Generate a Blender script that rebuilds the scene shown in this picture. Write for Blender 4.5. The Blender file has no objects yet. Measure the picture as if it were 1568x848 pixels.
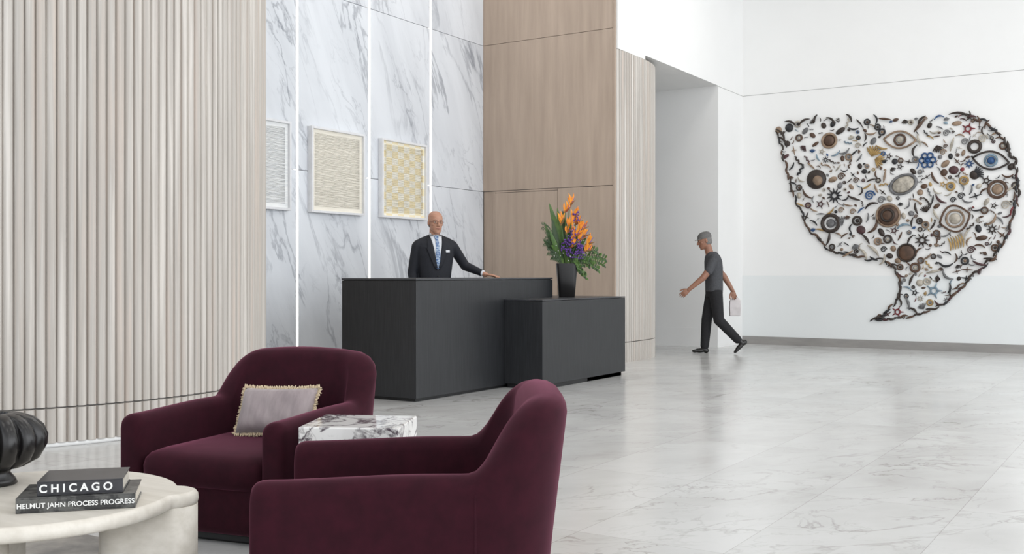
import bpy, bmesh, math, random
from mathutils import Vector, Matrix
from mathutils.bvhtree import BVHTree
random.seed(7)
S=bpy.context.scene
COL=S.collection
S.view_settings.view_transform='Standard'
S.view_settings.exposure=0.0
V=Vector
# ------------------------------------------------------------------ nodes
def nd(nt,typ,ins=None,**props):
    n=nt.nodes.new(typ)
    for k,v in props.items(): setattr(n,k,v)
    for k,v in (ins or {}).items():
        if isinstance(v,bpy.types.NodeSocket): nt.links.new(v,n.inputs[k])
        else: n.inputs[k].default_value=v
    return n
def c4(c): return (c[0],c[1],c[2],1)
def newmat(name):
    m=bpy.data.materials.new(name); m.use_nodes=True
    nt=m.node_tree; return m,nt,nt.nodes['Principled BSDF']
def coords(nt,scale=(1,1,1),rot=(0,0,0),rand=False):
    tc=nd(nt,'ShaderNodeTexCoord')
    v=tc.outputs['Object']
    if rand:
        oi=nd(nt,'ShaderNodeObjectInfo')
        m=nd(nt,'ShaderNodeMath',{0:oi.outputs['Random'],1:53.0},operation='MULTIPLY')
        v=nd(nt,'ShaderNodeVectorMath',{0:v,1:m.outputs[0]},operation='ADD').outputs[0]
    if rot!=(0,0,0): v=nd(nt,'ShaderNodeMapping',{'Vector':v,'Rotation':rot}).outputs[0]
    v=nd(nt,'ShaderNodeMapping',{'Vector':v,'Scale':scale}).outputs[0]
    return v
def M(name,c1,c2=None,rough=.5,scale=(8,8,8),nscale=1.0,detail=4,bump=0,lo=.35,hi=.65,**kw):
    m,nt,p=newmat(name)
    if c2 is None: c2=tuple(x*.88 for x in c1)
    v=coords(nt,scale)
    n=nd(nt,'ShaderNodeTexNoise',{'Vector':v,'Scale':nscale,'Detail':detail,'Roughness':.6})
    mr=nd(nt,'ShaderNodeMapRange',{0:n.outputs[0],1:lo,2:hi})
    mx=nd(nt,'ShaderNodeMixRGB',{0:mr.outputs[0],1:c4(c1),2:c4(c2)})
    nt.links.new(mx.outputs[0],p.inputs['Base Color'])
    p.inputs['Roughness'].default_value=rough
    for k,val in kw.items():
        p.inputs[k.replace('_',' ')].default_value=val
    if bump:
        b=nd(nt,'ShaderNodeBump',{'Strength':bump,'Distance':.01,'Height':n.outputs[0]})
        nt.links.new(b.outputs[0],p.inputs['Normal'])
    return m
def veins(nt,v,scale,width,dist=.8,detail=7):
    n=nd(nt,'ShaderNodeTexNoise',{'Vector':v,'Scale':scale,'Detail':detail,'Roughness':.55,'Distortion':dist})
    a=nd(nt,'ShaderNodeMath',{0:n.outputs[0],1:.5},operation='SUBTRACT')
    a=nd(nt,'ShaderNodeMath',{0:a.outputs[0]},operation='ABSOLUTE')
    return nd(nt,'ShaderNodeMapRange',{0:a.outputs[0],1:0,2:width,3:1,4:0}).outputs[0]
def mul(nt,a,b): return nd(nt,'ShaderNodeMath',{0:a,1:b},operation='MULTIPLY').outputs[0]
def add(nt,a,b): return nd(nt,'ShaderNodeMath',{0:a,1:b},operation='ADD').outputs[0]
def cloud(nt,v,scale,lo,hi,det=5):
    n=nd(nt,'ShaderNodeTexNoise',{'Vector':v,'Scale':scale,'Detail':det,'Roughness':.55,'Distortion':.3})
    return nd(nt,'ShaderNodeMapRange',{0:n.outputs[0],1:lo,2:hi}).outputs[0]
def marble_wall():
    m,nt,p=newmat('calacatta_marble')
    v=coords(nt,(1,1.0,.26),(math.radians(-24),0,0),rand=True)
    v2=coords(nt,(1,1.2,.40),(math.radians(-33),0,0),rand=True)
    a=mul(nt,veins(nt,v,1.7,.022),cloud(nt,v,1.1,.40,.62))
    b=mul(nt,veins(nt,v2,4.0,.022,.5),cloud(nt,v2,1.7,.47,.66))
    c=cloud(nt,v,1.6,.40,.75)
    f=add(nt,add(nt,mul(nt,a,.72),mul(nt,b,.42)),mul(nt,c,.34))
    f=nd(nt,'ShaderNodeMath',{0:f,1:1.0},operation='MINIMUM').outputs[0]
    mx=nd(nt,'ShaderNodeMixRGB',{0:f,1:(.75,.78,.82,1),2:(.28,.30,.34,1)})
    nt.links.new(mx.outputs[0],p.inputs['Base Color']); p.inputs['Roughness'].default_value=.28
    return m
def marble_floor():
    m,nt,p=newmat('floor_marble_tiles')
    tc=nd(nt,'ShaderNodeTexCoord'); o=tc.outputs['Object']
    sx=nd(nt,'ShaderNodeSeparateXYZ',{0:o})
    TX,TY=.686,1.372
    ux=nd(nt,'ShaderNodeMath',{0:add(nt,sx.outputs[0],.886),1:TX},operation='DIVIDE').outputs[0]
    row=nd(nt,'ShaderNodeMath',{0:ux},operation='FLOOR').outputs[0]
    uy=nd(nt,'ShaderNodeMath',{0:sx.outputs[1],1:TY},operation='DIVIDE').outputs[0]
    ry=nd(nt,'ShaderNodeMath',{0:uy},operation='FLOOR').outputs[0]
    cid=nd(nt,'ShaderNodeCombineXYZ',{0:row,1:ry,2:0.0})
    wn=nd(nt,'ShaderNodeTexWhiteNoise',{'Vector':cid.outputs[0]},noise_dimensions='3D')
    off=nd(nt,'ShaderNodeVectorMath',{0:wn.outputs['Color'],1:(31,31,31)},operation='MULTIPLY')
    v=nd(nt,'ShaderNodeVectorMath',{0:o,1:off.outputs[0]},operation='ADD').outputs[0]
    v=nd(nt,'ShaderNodeMapping',{'Vector':v,'Rotation':(0,0,.6)}).outputs[0]
    v=nd(nt,'ShaderNodeMapping',{'Vector':v,'Scale':(1,.45,1)}).outputs[0]
    a=mul(nt,veins(nt,v,1.9,.013,.9),cloud(nt,v,1.7,.44,.62))
    b=mul(nt,veins(nt,v,5.0,.018,.6),cloud(nt,v,2.5,.42,.65))
    c=cloud(nt,v,2.2,.4,.75)
    f=add(nt,add(nt,mul(nt,a,.55),mul(nt,b,.36)),mul(nt,c,.26))
    def edge(u,T):
        fr=nd(nt,'ShaderNodeMath',{0:u},operation='FRACT').outputs[0]
        q=nd(nt,'ShaderNodeMath',{0:fr,1:.5},operation='SUBTRACT').outputs[0]
        q=nd(nt,'ShaderNodeMath',{0:q},operation='ABSOLUTE').outputs[0]
        return nd(nt,'ShaderNodeMath',{0:q,1:.5-.0018/T},operation='GREATER_THAN').outputs[0]
    g=nd(nt,'ShaderNodeMath',{0:edge(ux,TX),1:edge(uy,TY)},operation='MAXIMUM').outputs[0]
    f=nd(nt,'ShaderNodeMath',{0:add(nt,f,mul(nt,g,.45)),1:1.0},operation='MINIMUM').outputs[0]
    base=nd(nt,'ShaderNodeMixRGB',{0:wn.outputs['Value'],1:(.60,.60,.59,1),2:(.64,.64,.63,1)})
    mx=nd(nt,'ShaderNodeMixRGB',{0:f,1:base.outputs[0],2:(.25,.23,.21,1)})
    nt.links.new(mx.outputs[0],p.inputs['Base Color'])
    r=cloud(nt,o,1.5,.3,.7)
    rr=nd(nt,'ShaderNodeMapRange',{0:r,1:0,2:1,3:.15,4:.26})
    nt.links.new(rr.outputs[0],p.inputs['Roughness'])
    return m
def veinmat(name,base,vein,scale,width,rough=.2):
    m,nt,p=newmat(name)
    v=coords(nt,(1,1,1))
    a=mul(nt,veins(nt,v,scale,width,1.2),cloud(nt,v,scale*.7,.38,.5))
    b=mul(nt,mul(nt,veins(nt,v,scale*2.3,width*.8,.8),.5),cloud(nt,v,scale,.45,.55))
    f=nd(nt,'ShaderNodeMath',{0:add(nt,a,b),1:1.0},operation='MINIMUM').outputs[0]
    mx=nd(nt,'ShaderNodeMixRGB',{0:f,1:c4(base),2:c4(vein)})
    nt.links.new(mx.outputs[0],p.inputs['Base Color']); p.inputs['Roughness'].default_value=rough
    return m
def emis(name,c,s):
    m,nt,p=newmat(name)
    p.inputs['Base Color'].default_value=c4(c)
    p.inputs['Emission Color'].default_value=c4(c); p.inputs['Emission Strength'].default_value=s
    return m
def flutemat():
    m,nt,p=newmat('limed_oak_flutes')
    v=coords(nt,(15,15,.35)); v2=coords(nt,(60,60,1.2))
    a=cloud(nt,v,1.0,.3,.7,3); b=cloud(nt,v2,1.0,.3,.7,3)
    r=nd(nt,'ShaderNodeValToRGB',{0:a})
    e=r.color_ramp.elements
    e[0].position=0; e[0].color=(.58,.50,.44,1); e[1].position=1; e[1].color=(.74,.70,.65,1)
    x=e.new(.45); x.color=(.48,.45,.415,1)
    mx=nd(nt,'ShaderNodeMixRGB',{0:mul(nt,b,.4),1:r.outputs[0],2:(.36,.32,.28,1)})
    nt.links.new(mx.outputs[0],p.inputs['Base Color']); p.inputs['Roughness'].default_value=.6
    return m

m_wallmarble=marble_wall(); m_floor=marble_floor(); m_flute=flutemat()
m_white=M('white_plaster',(.87,.87,.86),(.85,.85,.84),.6,(1,1,1))
m_whitelow=M('bluish_white_band',(.80,.825,.825),(.78,.805,.805),.3,(1,1,1))
m_joint=M('shadow_joint',(.22,.21,.2),rough=.8)
m_jointw=M('wall_joint',(.45,.45,.44),rough=.8)
m_wood=M('oak_panel',(.475,.375,.30),(.385,.30,.235),.5,(9,9,.8),1,6,lo=.3,hi=.7)
m_base=M('grey_stone_base',(.33,.315,.30),(.27,.26,.25),.4,(2,2,8))
m_led=emis('led_strip',(1,.92,.80),3.2)
m_desk=M('charcoal_oak',(.022,.023,.026),(.011,.012,.014),.42,(90,90,3.5),1,4)
m_desk2=M('charcoal_oak_top',(.045,.047,.053),(.032,.033,.038),.35,(90,4,4),1,4)
m_black=M('black_plinth',(.01,.01,.011),rough=.5)
m_velvet=M('burgundy_velvet',(.031,.0045,.010),(.022,.0035,.0075),.85,(14,14,14),1,4,Sheen_Weight=.36,Sheen_Roughness=.4)
m_velvet.node_tree.nodes['Principled BSDF'].inputs['Sheen Tint'].default_value=(.64,.21,.33,1)
m_velvet.node_tree.nodes['Principled BSDF'].inputs['Specular IOR Level'].default_value=.15
m_ceil=M('ceiling_paint',(.8,.8,.8),rough=.8)
m_frame=M('white_frame',(.80,.81,.83),rough=.4)
m_alu=M('window_mullion',(.3,.31,.32),rough=.4)

# ------------------------------------------------------------------ mesh helpers
def link(ob,parent=None):
    COL.objects.link(ob)
    if parent: ob.parent=parent
    return ob
def empty(name,loc=(0,0,0),rz=0):
    e=bpy.data.objects.new(name,None); e.empty_display_size=.1; e.location=loc; e.rotation_euler=(0,0,rz)
    return link(e)
def finish(bm,name,mats,parent=None,smooth=False,bevel=0,seg=2,recalc=True):
    if recalc: bmesh.ops.recalc_face_normals(bm,faces=bm.faces)
    me=bpy.data.meshes.new(name); bm.to_mesh(me); bm.free()
    ob=bpy.data.objects.new(name,me)
    for m in (mats if isinstance(mats,(list,tuple)) else [mats]): me.materials.append(m)
    link(ob,parent)
    if smooth:
        for p in me.polygons: p.use_smooth=True
    if bevel:
        b=ob.modifiers.new('bevel','BEVEL'); b.width=bevel; b.segments=seg; b.limit_method='ANGLE'
    return ob
def box(bm,x0,x1,y0,y1,z0,z1,mi=0):
    vs=[bm.verts.new((x,y,z)) for z in (z0,z1) for y in (y0,y1) for x in (x0,x1)]
    for f in ((0,1,3,2),(4,6,7,5),(0,4,5,1),(2,3,7,6),(0,2,6,4),(1,5,7,3)):
        bm.faces.new([vs[i] for i in f]).material_index=mi
def boxob(name,x0,x1,y0,y1,z0,z1,mat,parent=None,bevel=0):
    bm=bmesh.new(); box(bm,x0,x1,y0,y1,z0,z1); return finish(bm,name,mat,parent,bevel=bevel)
def rings(bm,rs,mi=0,closed=True,cap=True,sm=True):
    R=[[bm.verts.new(p) for p in r] for r in rs]
    n=len(R[0])
    for a,b in zip(R,R[1:]):
        for i in range(n if closed else n-1):
            j=(i+1)%n
            f=bm.faces.new((a[i],a[j],b[j],b[i])); f.material_index=mi; f.smooth=sm
    if cap and closed:
        for r in (R[0],R[-1]):
            try:
                f=bm.faces.new(r); f.material_index=mi
            except ValueError: pass
    return R
def tube(bm,pts,rad,n=10,mi=0):
    pts=[V(p) for p in pts]
    if not isinstance(rad,(list,tuple)): rad=[rad]*len(pts)
    t=(pts[1]-pts[0]).normalized()
    a=V((0,0,1)) if abs(t.z)<.9 else V((1,0,0))
    u=t.cross(a).normalized(); rs=[]
    for i,p in enumerate(pts):
        if i==0: t=pts[1]-pts[0]
        elif i==len(pts)-1: t=pts[-1]-pts[-2]
        else: t=pts[i+1]-pts[i-1]
        t=t.normalized(); u=(u-t*u.dot(t)).normalized(); w=t.cross(u)
        rs.append([p+(u*math.cos(k*2*math.pi/n)+w*math.sin(k*2*math.pi/n))*rad[i] for k in range(n)])
    rings(bm,rs,mi)
def ball(bm,c,r,sc=(1,1,1),mi=0,mat=None,u=12,v=8):
    mm=Matrix.Translation(c)@(mat or Matrix.Identity(4))@Matrix.Diagonal((r*sc[0],r*sc[1],r*sc[2],1))
    res=bmesh.ops.create_uvsphere(bm,u_segments=u,v_segments=v,radius=1,matrix=mm)
    for vt in res['verts']:
        for f in vt.link_faces: f.material_index=mi; f.smooth=True
def limb(bm,pts,rad,n=14):
    for i,p in enumerate(pts): ball(bm,p,rad[i],u=14,v=10)
    for i in range(len(pts)-1): tube(bm,[pts[i],pts[i+1]],[rad[i],rad[i+1]],n)
def loftz(bm,secs,n=24,sq=2.0):
    rs=[]
    for z,cx,cy,rx,ry in secs:
        r=[]
        for k in range(n):
            a=2*math.pi*k/n; c,s=math.cos(a),math.sin(a)
            r.append(V((cx+rx*math.copysign(abs(c)**(2/sq),c),cy+ry*math.copysign(abs(s)**(2/sq),s),z)))
        rs.append(r)
    rings(bm,rs)
def fuse(bm,name,voxel,mat,parent,smooth=3):
    bmesh.ops.recalc_face_normals(bm,faces=bm.faces)
    me=bpy.data.meshes.new(name); bm.to_mesh(me); bm.free()
    ob=bpy.data.objects.new(name,me); link(ob)
    r=ob.modifiers.new('r','REMESH'); r.mode='VOXEL'; r.voxel_size=voxel; r.adaptivity=0
    s=ob.modifiers.new('s','SMOOTH'); s.factor=.5; s.iterations=smooth
    dg=bpy.context.evaluated_depsgraph_get()
    m2=bpy.data.meshes.new_from_object(ob.evaluated_get(dg)); ob.modifiers.clear(); ob.data=m2
    m2.name=name; m2.materials.clear(); m2.materials.append(mat)
    for p in m2.polygons: p.use_smooth=True
    ob.parent=parent
    return ob
def lathe(bm,prof,n=32,mi=0,rf=None,c=(0,0,0)):
    rs=[]
    for r,z in prof:
        rs.append([V((c[0]+math.cos(a)*r*(rf(a,z) if rf else 1),c[1]+math.sin(a)*r*(rf(a,z) if rf else 1),c[2]+z)) for a in [2*math.pi*k/n for k in range(n)]])
    rings(bm,rs,mi)

# ================================================================== ROOM
CZ=6.5
boxob('floor',-10,7.2,-6.2,17.1,-.2,0,m_floor)
boxob('ceiling',-10.2,7.2,-6.2,17.1,CZ,CZ+.2,m_ceil)
wl=boxob('wall_left',-8.45,-8.20,-6.2,12.12,0,CZ,m_joint)
ys=[12.12-1.22*i for i in range(16)]
zs=[0,2.30,4.33,CZ]
for i in range(15):
    y1,y0=ys[i],ys[i+1]
    led=i<4
    for k in range(3):
        a=y0+(.018 if led else .002); b=y1-(.018 if (led and i>0) else .002)
        if y0<-6.2: continue
        o=boxob('marble_slab',-8.199,-8.15,a,b,zs[k]+(.003 if k else 0),zs[k+1]-.003,m_wallmarble,wl)
bm=bmesh.new()
for i in range(1,5): box(bm,-8.199,-8.153,ys[i]-.015,ys[i]+.015,.0,CZ-.01)
finish(bm,'led_strips',m_led,wl)
bm=bmesh.new(); box(bm,-8.152,-8.144,9.33,9.41,.30,.42); 
box(bm,-8.1445,-8.142,9.35,9.365,.33,.39); box(bm,-8.1445,-8.142,9.375,9.39,.33,.39)
finish(bm,'wall_outlet',m_frame,bevel=.002)
# fluted drum
def flute_outline(path_fn,L,pitch,depth,sub=7):
    n=int(L/pitch); pts=[]
    for i in range(n):
        for k in range(sub):
            u=(k/sub)*2-1
            s=(i+k/sub)*pitch
            b=depth*math.sqrt(max(0,1-abs(u)**2.0))
            p,nr=path_fn(s); pts.append(p+nr*b)
    return pts
R=2.104; C=V((-8.25,5.1,0)); circ=2*math.pi*R; NR=204; pitch=circ/NR
def drum(s):
    a=s/R; n=V((math.cos(a),math.sin(a),0)); return C+n*R,n
out=flute_outline(drum,circ+.0001,pitch,.030,8)
bm=bmesh.new()
for z0,z1 in ((.03,.257),(.268,CZ-.005)):
    rings(bm,[[V((p.x,p.y,z)) for p in out] for z in (z0,z1)])
lathe(bm,[(R-.005,0),(R-.005,CZ-.006)],64,1,c=C)
for f in bm.faces: f.smooth=False
finish(bm,'wall_fluted_drum',[m_flute,m_joint])
bm=bmesh.new(); lathe(bm,[(R+.012,0.001),(R+.012,.03)],96,c=C); finish(bm,'baseboard_drum',m_white)
# wood panel wall
bm=bmesh.new()
YW=12.12; XE=-6.10
box(bm,-8.45,XE-.01,YW+.02,12.4,0,CZ,1)
box(bm,-8.45,-6.6,12.4,13.5,0,CZ,1)
for z0,z1 in ((2.304,4.327),(4.333,CZ)): box(bm,-8.15,XE-.035,YW,YW+.019,z0,z1)
box(bm,XE-.03,XE,YW-.005,YW+.02,0,CZ)
box(bm,-8.15,-7.985,YW+.03-.015,YW+.019,0,2.296)
box(bm,-7.955,-6.962,YW,YW+.019,0,2.27)
box(bm,-7.985,-7.958,YW+.0,YW+.0195,0,2.296)
box(bm,-7.955,-6.962,YW,YW+.019,2.276,2.296)
box(bm,-6.956,XE-.035,YW,YW+.019,0,2.296)
finish(bm,'wall_oak_panelled',[m_wood,m_joint])
# fluted return (right)
cp=[V((-6.105,12.14,0)),V((-6.09,12.7,0)),V((-6.115,13.15,0)),V((-6.20,13.5,0)),V((-6.38,13.78,0)),V((-6.75,13.95,0)),V((-7.3,14.0,0))]
dense=[]
for i in range(len(cp)-1):
    p0=cp[max(i-1,0)];p1=cp[i];p2=cp[i+1];p3=cp[min(i+2,len(cp)-1)]
    for k in range(20):
        t=k/20
        dense.append(.5*((2*p1)+(p2-p0)*t+(2*p0-5*p1+4*p2-p3)*t*t+(3*p1-p0-3*p2+p3)*t**3))
dense.append(cp[-1])
acc=[0]
for a,b in zip(dense,dense[1:]): acc.append(acc[-1]+(b-a).length)
def ret(s):
    s=min(s,acc[-1]-1e-4); i=max(k for k in range(len(acc)) if acc[k]<=s); i=min(i,len(dense)-2)
    t=(s-acc[i])/(acc[i+1]-acc[i]); p=dense[i].lerp(dense[i+1],t); d=(dense[i+1]-dense[i]).normalized()
    return p,V((d.y,-d.x,0))
out=flute_outline(ret,acc[-1],.066,.026,8)
out+= [V((-7.3,12.2,0)),V((-6.5,12.14,0))]
bm=bmesh.new()
for z0,z1 in ((.0,.257),(.266,4.06)): rings(bm,[[V((p.x,p.y,z)) for p in out] for z in (z0,z1)],sm=False)
finish(bm,'wall_fluted_return',m_flute)
# white walls around passage
bm=bmesh.new()
XP=-6.08
box(bm,XP-.3,XP,12.145,12.98,4.065,CZ)
box(bm,XP-.3,XP,12.98,15.66,4.12,CZ)
box(bm,-10,XP-.3,13.5,15.66,4.12,4.3)
box(bm,-10,XP,15.66,17.05,0,CZ)
box(bm,-10.2,-10,12,17.05,0,CZ)
finish(bm,'wall_passage',m_white)
boxob('baseboard_passage',-10,XP,15.645,15.659,0,.30,m_white)
boxob('wall_back',XP,7.2,16.77,17.05,0,CZ,m_white)
boxob('lower_wall_band',XP+.001,7,16.76,16.7695,.13,1.13,m_whitelow)  # thin slab in slightly bluer white across the lower wall
boxob('baseboard_back',XP+.001,7,16.745,16.7695,0,.13,m_base)
bm=bmesh.new(); box(bm,XP,7,16.767,16.7698,4.105,4.113); box(bm,XP+.0003,XP+.002,15.66,16.767,4.105,4.113)
finish(bm,'trim_joint',m_jointw)
def mullions(name,axis,c,a0,a1,step):
    bm=bmesh.new(); a=a0
    while a<=a1+.01:
        if axis=='x': box(bm,c,c+.12,a-.03,a+.03,0,CZ)
        else: box(bm,a-.03,a+.03,c-.12,c,0,CZ)
        a+=step
    for z in (.0,3.2,CZ-.12):
        if axis=='x': box(bm,c,c+.12,a0,a1,z,z+.12)
        else: box(bm,a0,a1,c-.12,c,z,z+.12)
    finish(bm,name,m_alu)
mullions('window_1','x',7.0,-6,16.7,1.9)
mullions('window_2','y',-6.0,-8.1,7,1.9)

# ================================================================== ART ON MARBLE WALL
def weave(name,c1,c2,mode):
    m,nt,p=newmat(name)
    tc=nd(nt,'ShaderNodeTexCoord').outputs['Object']
    if mode=='lines':
        v=nd(nt,'ShaderNodeMapping',{'Vector':tc,'Scale':(1,3,60)}).outputs[0]
        f=cloud(nt,v,1.0,.35,.65,3)
    else:
        sp=nd(nt,'ShaderNodeSeparateXYZ',{0:tc})
        v=nd(nt,'ShaderNodeCombineXYZ',{0:mul(nt,sp.outputs[1],1/.115),1:mul(nt,sp.outputs[2],1/.085),2:0.5})
        ck=nd(nt,'ShaderNodeTexChecker',{'Vector':v.outputs[0],'Scale':1.0})
        v2=nd(nt,'ShaderNodeMapping',{'Vector':tc,'Scale':(1,4,60)}).outputs[0]
        f=add(nt,mul(nt,ck.outputs['Fac'],.7),mul(nt,cloud(nt,v2,1,.35,.65,3),.3))
    mx=nd(nt,'ShaderNodeMixRGB',{0:f,1:c4(c1),2:c4(c2)})
    nt.links.new(mx.outputs[0],p.inputs['Base Color']); p.inputs['Roughness'].default_value=.7
    return m
m_a1=weave('woven_paper_white',(.88,.89,.88),(.74,.76,.77),'lines')
m_a2=weave('woven_paper_cream',(.90,.86,.76),(.80,.76,.66),'lines')
m_a3=weave('woven_paper_check',(.90,.88,.80),(.86,.74,.46),'check')
for i,(cy,ma) in enumerate(((7.85,m_a1),(9.07,m_a2),(10.29,m_a3))):
    e=empty('framed_artwork',(-8.15,cy,2.32))
    hw,hh,t,dp=.45,.48,.026,.07
    bm=bmesh.new()
    box(bm,.001,dp,-hw,-hw+t,-hh,hh); box(bm,.001,dp,hw-t,hw,-hh,hh)
    box(bm,.001,dp,-hw+t,hw-t,hh-t,hh); box(bm,.001,dp,-hw+t,hw-t,-hh,-hh+t)
    finish(bm,'frame',m_frame,e,bevel=.003)
    bm=bmesh.new(); box(bm,.002,.04,-hw+t,hw-t,-hh+t,hh-t)
    z=-hh+.075
    while z<hh-.07:
        rr=[random.uniform(-.003,.003) for _ in range(9)]
        rs=[]
        for k in range(9):
            y=-hw+.07+(2*hw-.14)*k/8
            rs.append([V((.041,y,z+rr[k])),V((.0425,y,z+.005+rr[k])),V((.041,y,z+.010+rr[k]))])
        rings(bm,rs); z+=.013
    finish(bm,'woven_panel',ma,e)

# ================================================================== RECEPTION DESK
e=empty('reception_desk')
bm=bmesh.new()
box(bm,-6.645,-5.763,7.49,9.93,.03,1.093)
box(bm,-6.60,-5.80,7.53,9.90,0,.03,2)
box(bm,-6.647,-5.761,7.488,9.932,1.097,1.115,1)
box(bm,-6.63,-5.78,7.50,9.92,1.09,1.098,2)
for y in (7.9,8.5,9.1,9.55): box(bm,-6.655,-6.645,y-.19,y+.19,.12,.98)
finish(bm,'tall_counter',[m_desk,m_desk2,m_black],e,bevel=.003)
bm=bmesh.new()
box(bm,-5.762,-5.31,8.95,10.80,.045,.883)
box(bm,-6.60,-5.762,9.934,10.80,.045,.883)
box(bm,-5.762,-5.309,8.948,10.802,.886,.90,1)
box(bm,-6.60,-5.762,9.934,10.802,.886,.90,1)
box(bm,-6.55,-5.34,9.94,10.76,0,.05,2); box(bm,-5.75,-5.34,8.99,10.76,0,.05,2)
finish(bm,'low_counter',[m_desk,m_desk2,m_black],e,bevel=.003)

# ================================================================== ARMCHAIRS
def armchair(loc,rz):
    e=empty('velvet_armchair',loc,rz)
    W,D,RC=.85,.90,.23
    hA,hB=.535,.735
    path=[]
    y0=-D/2+.05; hw=W/2
    for k in range(30): path.append((V((-hw,y0+(D/2-RC-y0)*k/30,0)),V((1,0,0))))
    for k in range(25):
        a=math.pi-(math.pi/2)*k/24
        n=V((math.cos(a),math.sin(a),0)); path.append((V((-hw+RC,D/2-RC,0))+n*RC,-n))
    for k in range(1,10): path.append((V((-hw+RC+(W-2*RC)*k/10,D/2,0)),V((0,-1,0))))
    for k in range(25):
        a=math.pi/2-(math.pi/2)*k/24
        n=V((math.cos(a),math.sin(a),0)); path.append((V((hw-RC,D/2-RC,0))+n*RC,-n))
    for k in range(1,31): path.append((V((hw,D/2-RC-(D/2-RC-y0)*k/30,0)),V((-1,0,0))))
    def sm(x): x=max(0,min(1,x)); return x*x*(3-2*x)
    rs=[]
    def section(p,n,s=1,fwd=0):
        b=sm((p.y-(D/2-.26))/.25)
        arch=.035*(1-min(1,(p.x/hw)**2))*b
        h=hA+.015*sm((p.y+.42)/.5)+(hB-hA)*b+arch
        th=.11+.04*b
        lean=.06*b; r=th*.5
        P=[]
        prof=[(0.004,.035),(0,.06),(0,.2),(0,.35),(0,(h-r)*.5+.175)]
        for k in range(9):
            a=math.pi*k/8
            prof.append((th/2-math.cos(a)*th/2,h-r*.8+math.sin(a)*r*.8))
        prof+=[(th,.45*h+.2),(th,.3),(th,.12)]
        for q,z in prof:
            q2=th/2+(q-th/2)*s; z2=z-(1-s)*.09 if z>.3 else z
            off=lean*max(0,(z2-.22))/.5
            pt=p+n*(q2-off*(1.0)); pt=V((pt.x,pt.y-fwd,z2))
            P.append(pt)
        return P
    p,n=path[0]
    for f,s in ((.05,.55),(.046,.78),(.034,.92),(.018,.985)): rs.append(section(p,n,s,f))
    for p,n in path: rs.append(section(p,n))
    p,n=path[-1]
    for f,s in ((.018,.985),(.034,.92),(.046,.78),(.05,.55)): rs.append(section(p,n,s,f))
    bm=bmesh.new(); rings(bm,rs)
    finish(bm,'shell_arms_and_back',m_velvet,e,smooth=True)
    bm=bmesh.new(); box(bm,-hw+.10,hw-.10,-D/2+.015,D/2-.12,.04,.26)
    finish(bm,'seat_base',m_velvet,e,smooth=True,bevel=.04,seg=5)
    bm=bmesh.new(); rs=[]
    cx=hw-.105
    for zz,s,bul in ((.235,.95,0),(.245,.99,0),(.27,1,.012),(.315,1,.016),(.345,.99,.01),(.365,.955,0),(.378,.86,0),(.386,.6,0),(.388,.2,0)):
        r=[]
        for k in range(48):
            a=2*math.pi*k/48; c,s_=math.cos(a),math.sin(a)
            r.append(V((cx*s*math.copysign(abs(c)**.22,c), -.06+(D/2-.06+bul)*s*math.copysign(abs(s_)**.22,s_), zz)))
        rs.append(r)
    rings(bm,rs); finish(bm,'seat_cushion',m_velvet,e,smooth=True)
    bm=bmesh.new(); box(bm,-hw+.06,hw-.06,-D/2+.07,D/2-.08,0,.04); finish(bm,'plinth',m_black,e,bevel=.01)
    bm=bmesh.new()
    for sx in (-1,1):
        tube(bm,[(sx*(hw+.001),D/2-RC-.0,z) for z in (.05,.2,.35,.50)],.0025,6)
    finish(bm,'seams',m_velvet,e,smooth=True)
    return e
ch1=armchair((-3.615,3.50,0),math.radians(11))
ch2=armchair((-2.17,2.79,0),math.radians(-56))

# pillow
m_pil=M('mauve_velvet',(.33,.275,.275),(.24,.195,.20),.6,(20,20,6),1,5,Sheen_Weight=.3)
m_fringe=M('cream_fringe',(.62,.50,.34),rough=.8)
def pillow():
    e=empty('throw_pillow',(-3.57,3.57,.508)); 
    e.rotation_euler=(math.radians(-24),math.radians(-2),math.radians(12))
    bm=bmesh.new(); w,h=.205,.115; N1,N2=22,14
    for side in (1,-1):
        G=[]
        for j in range(N2+1):
            row=[]
            for i in range(N1+1):
                u=i/N1*2-1; v=j/N2*2-1
                t=.065*((1-u**4)**.55)*((1-v**4)**.55)+.004*math.sin(9*u+5*v)*(1-u*u)*(1-v*v)
                x=u*w*(1-.05*(1-v*v)); z=v*h*(1-.06*(1-u*u))
                row.append(bm.verts.new((x,-side*t,z)))
            G.append(row)
        for j in range(N2):
            for i in range(N1):
                bm.faces.new((G[j][i],G[j][i+1],G[j+1][i+1],G[j+1][i]))
    bmesh.ops.remove_doubles(bm,verts=bm.verts,dist=.0005)
    finish(bm,'cushion',m_pil,e,smooth=True)
    bm=bmesh.new()
    def fr(x,z,dx,dz):
        l=.016+random.uniform(-.003,.004)
        tube(bm,[(x,random.uniform(-.004,.004),z),(x+dx*l,random.uniform(-.007,.007),z+dz*l)],[.0035,.0028],5)
    for i in range(90):
        u=i/89*2-1
        for s in (1,-1): fr(u*w,s*h*(1-.06*(1-u*u))-s*.003,random.uniform(-.2,.2),s)
    for i in range(54):
        v=i/53*2-1
        for s in (1,-1): fr(s*w*(1-.05*(1-v*v))-s*.003,v*h,s,random.uniform(-.2,.2))
    finish(bm,'fringe',m_fringe,e,smooth=True)
pillow()

# ================================================================== SIDE TABLE
m_side=veinmat('violet_veined_marble',(.76,.75,.73),(.06,.04,.055),5.0,.045,.08)
e=empty('marble_side_table',(-2.89,3.37,0),math.radians(26))
bm=bmesh.new(); box(bm,-.205,.205,-.19,.19,.415,.535); finish(bm,'top',m_side,e,bevel=.006)
bm=bmesh.new(); box(bm,-.185,.185,-.17,.17,.0,.415); finish(bm,'pedestal',m_side,e,bevel=.006)

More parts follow.
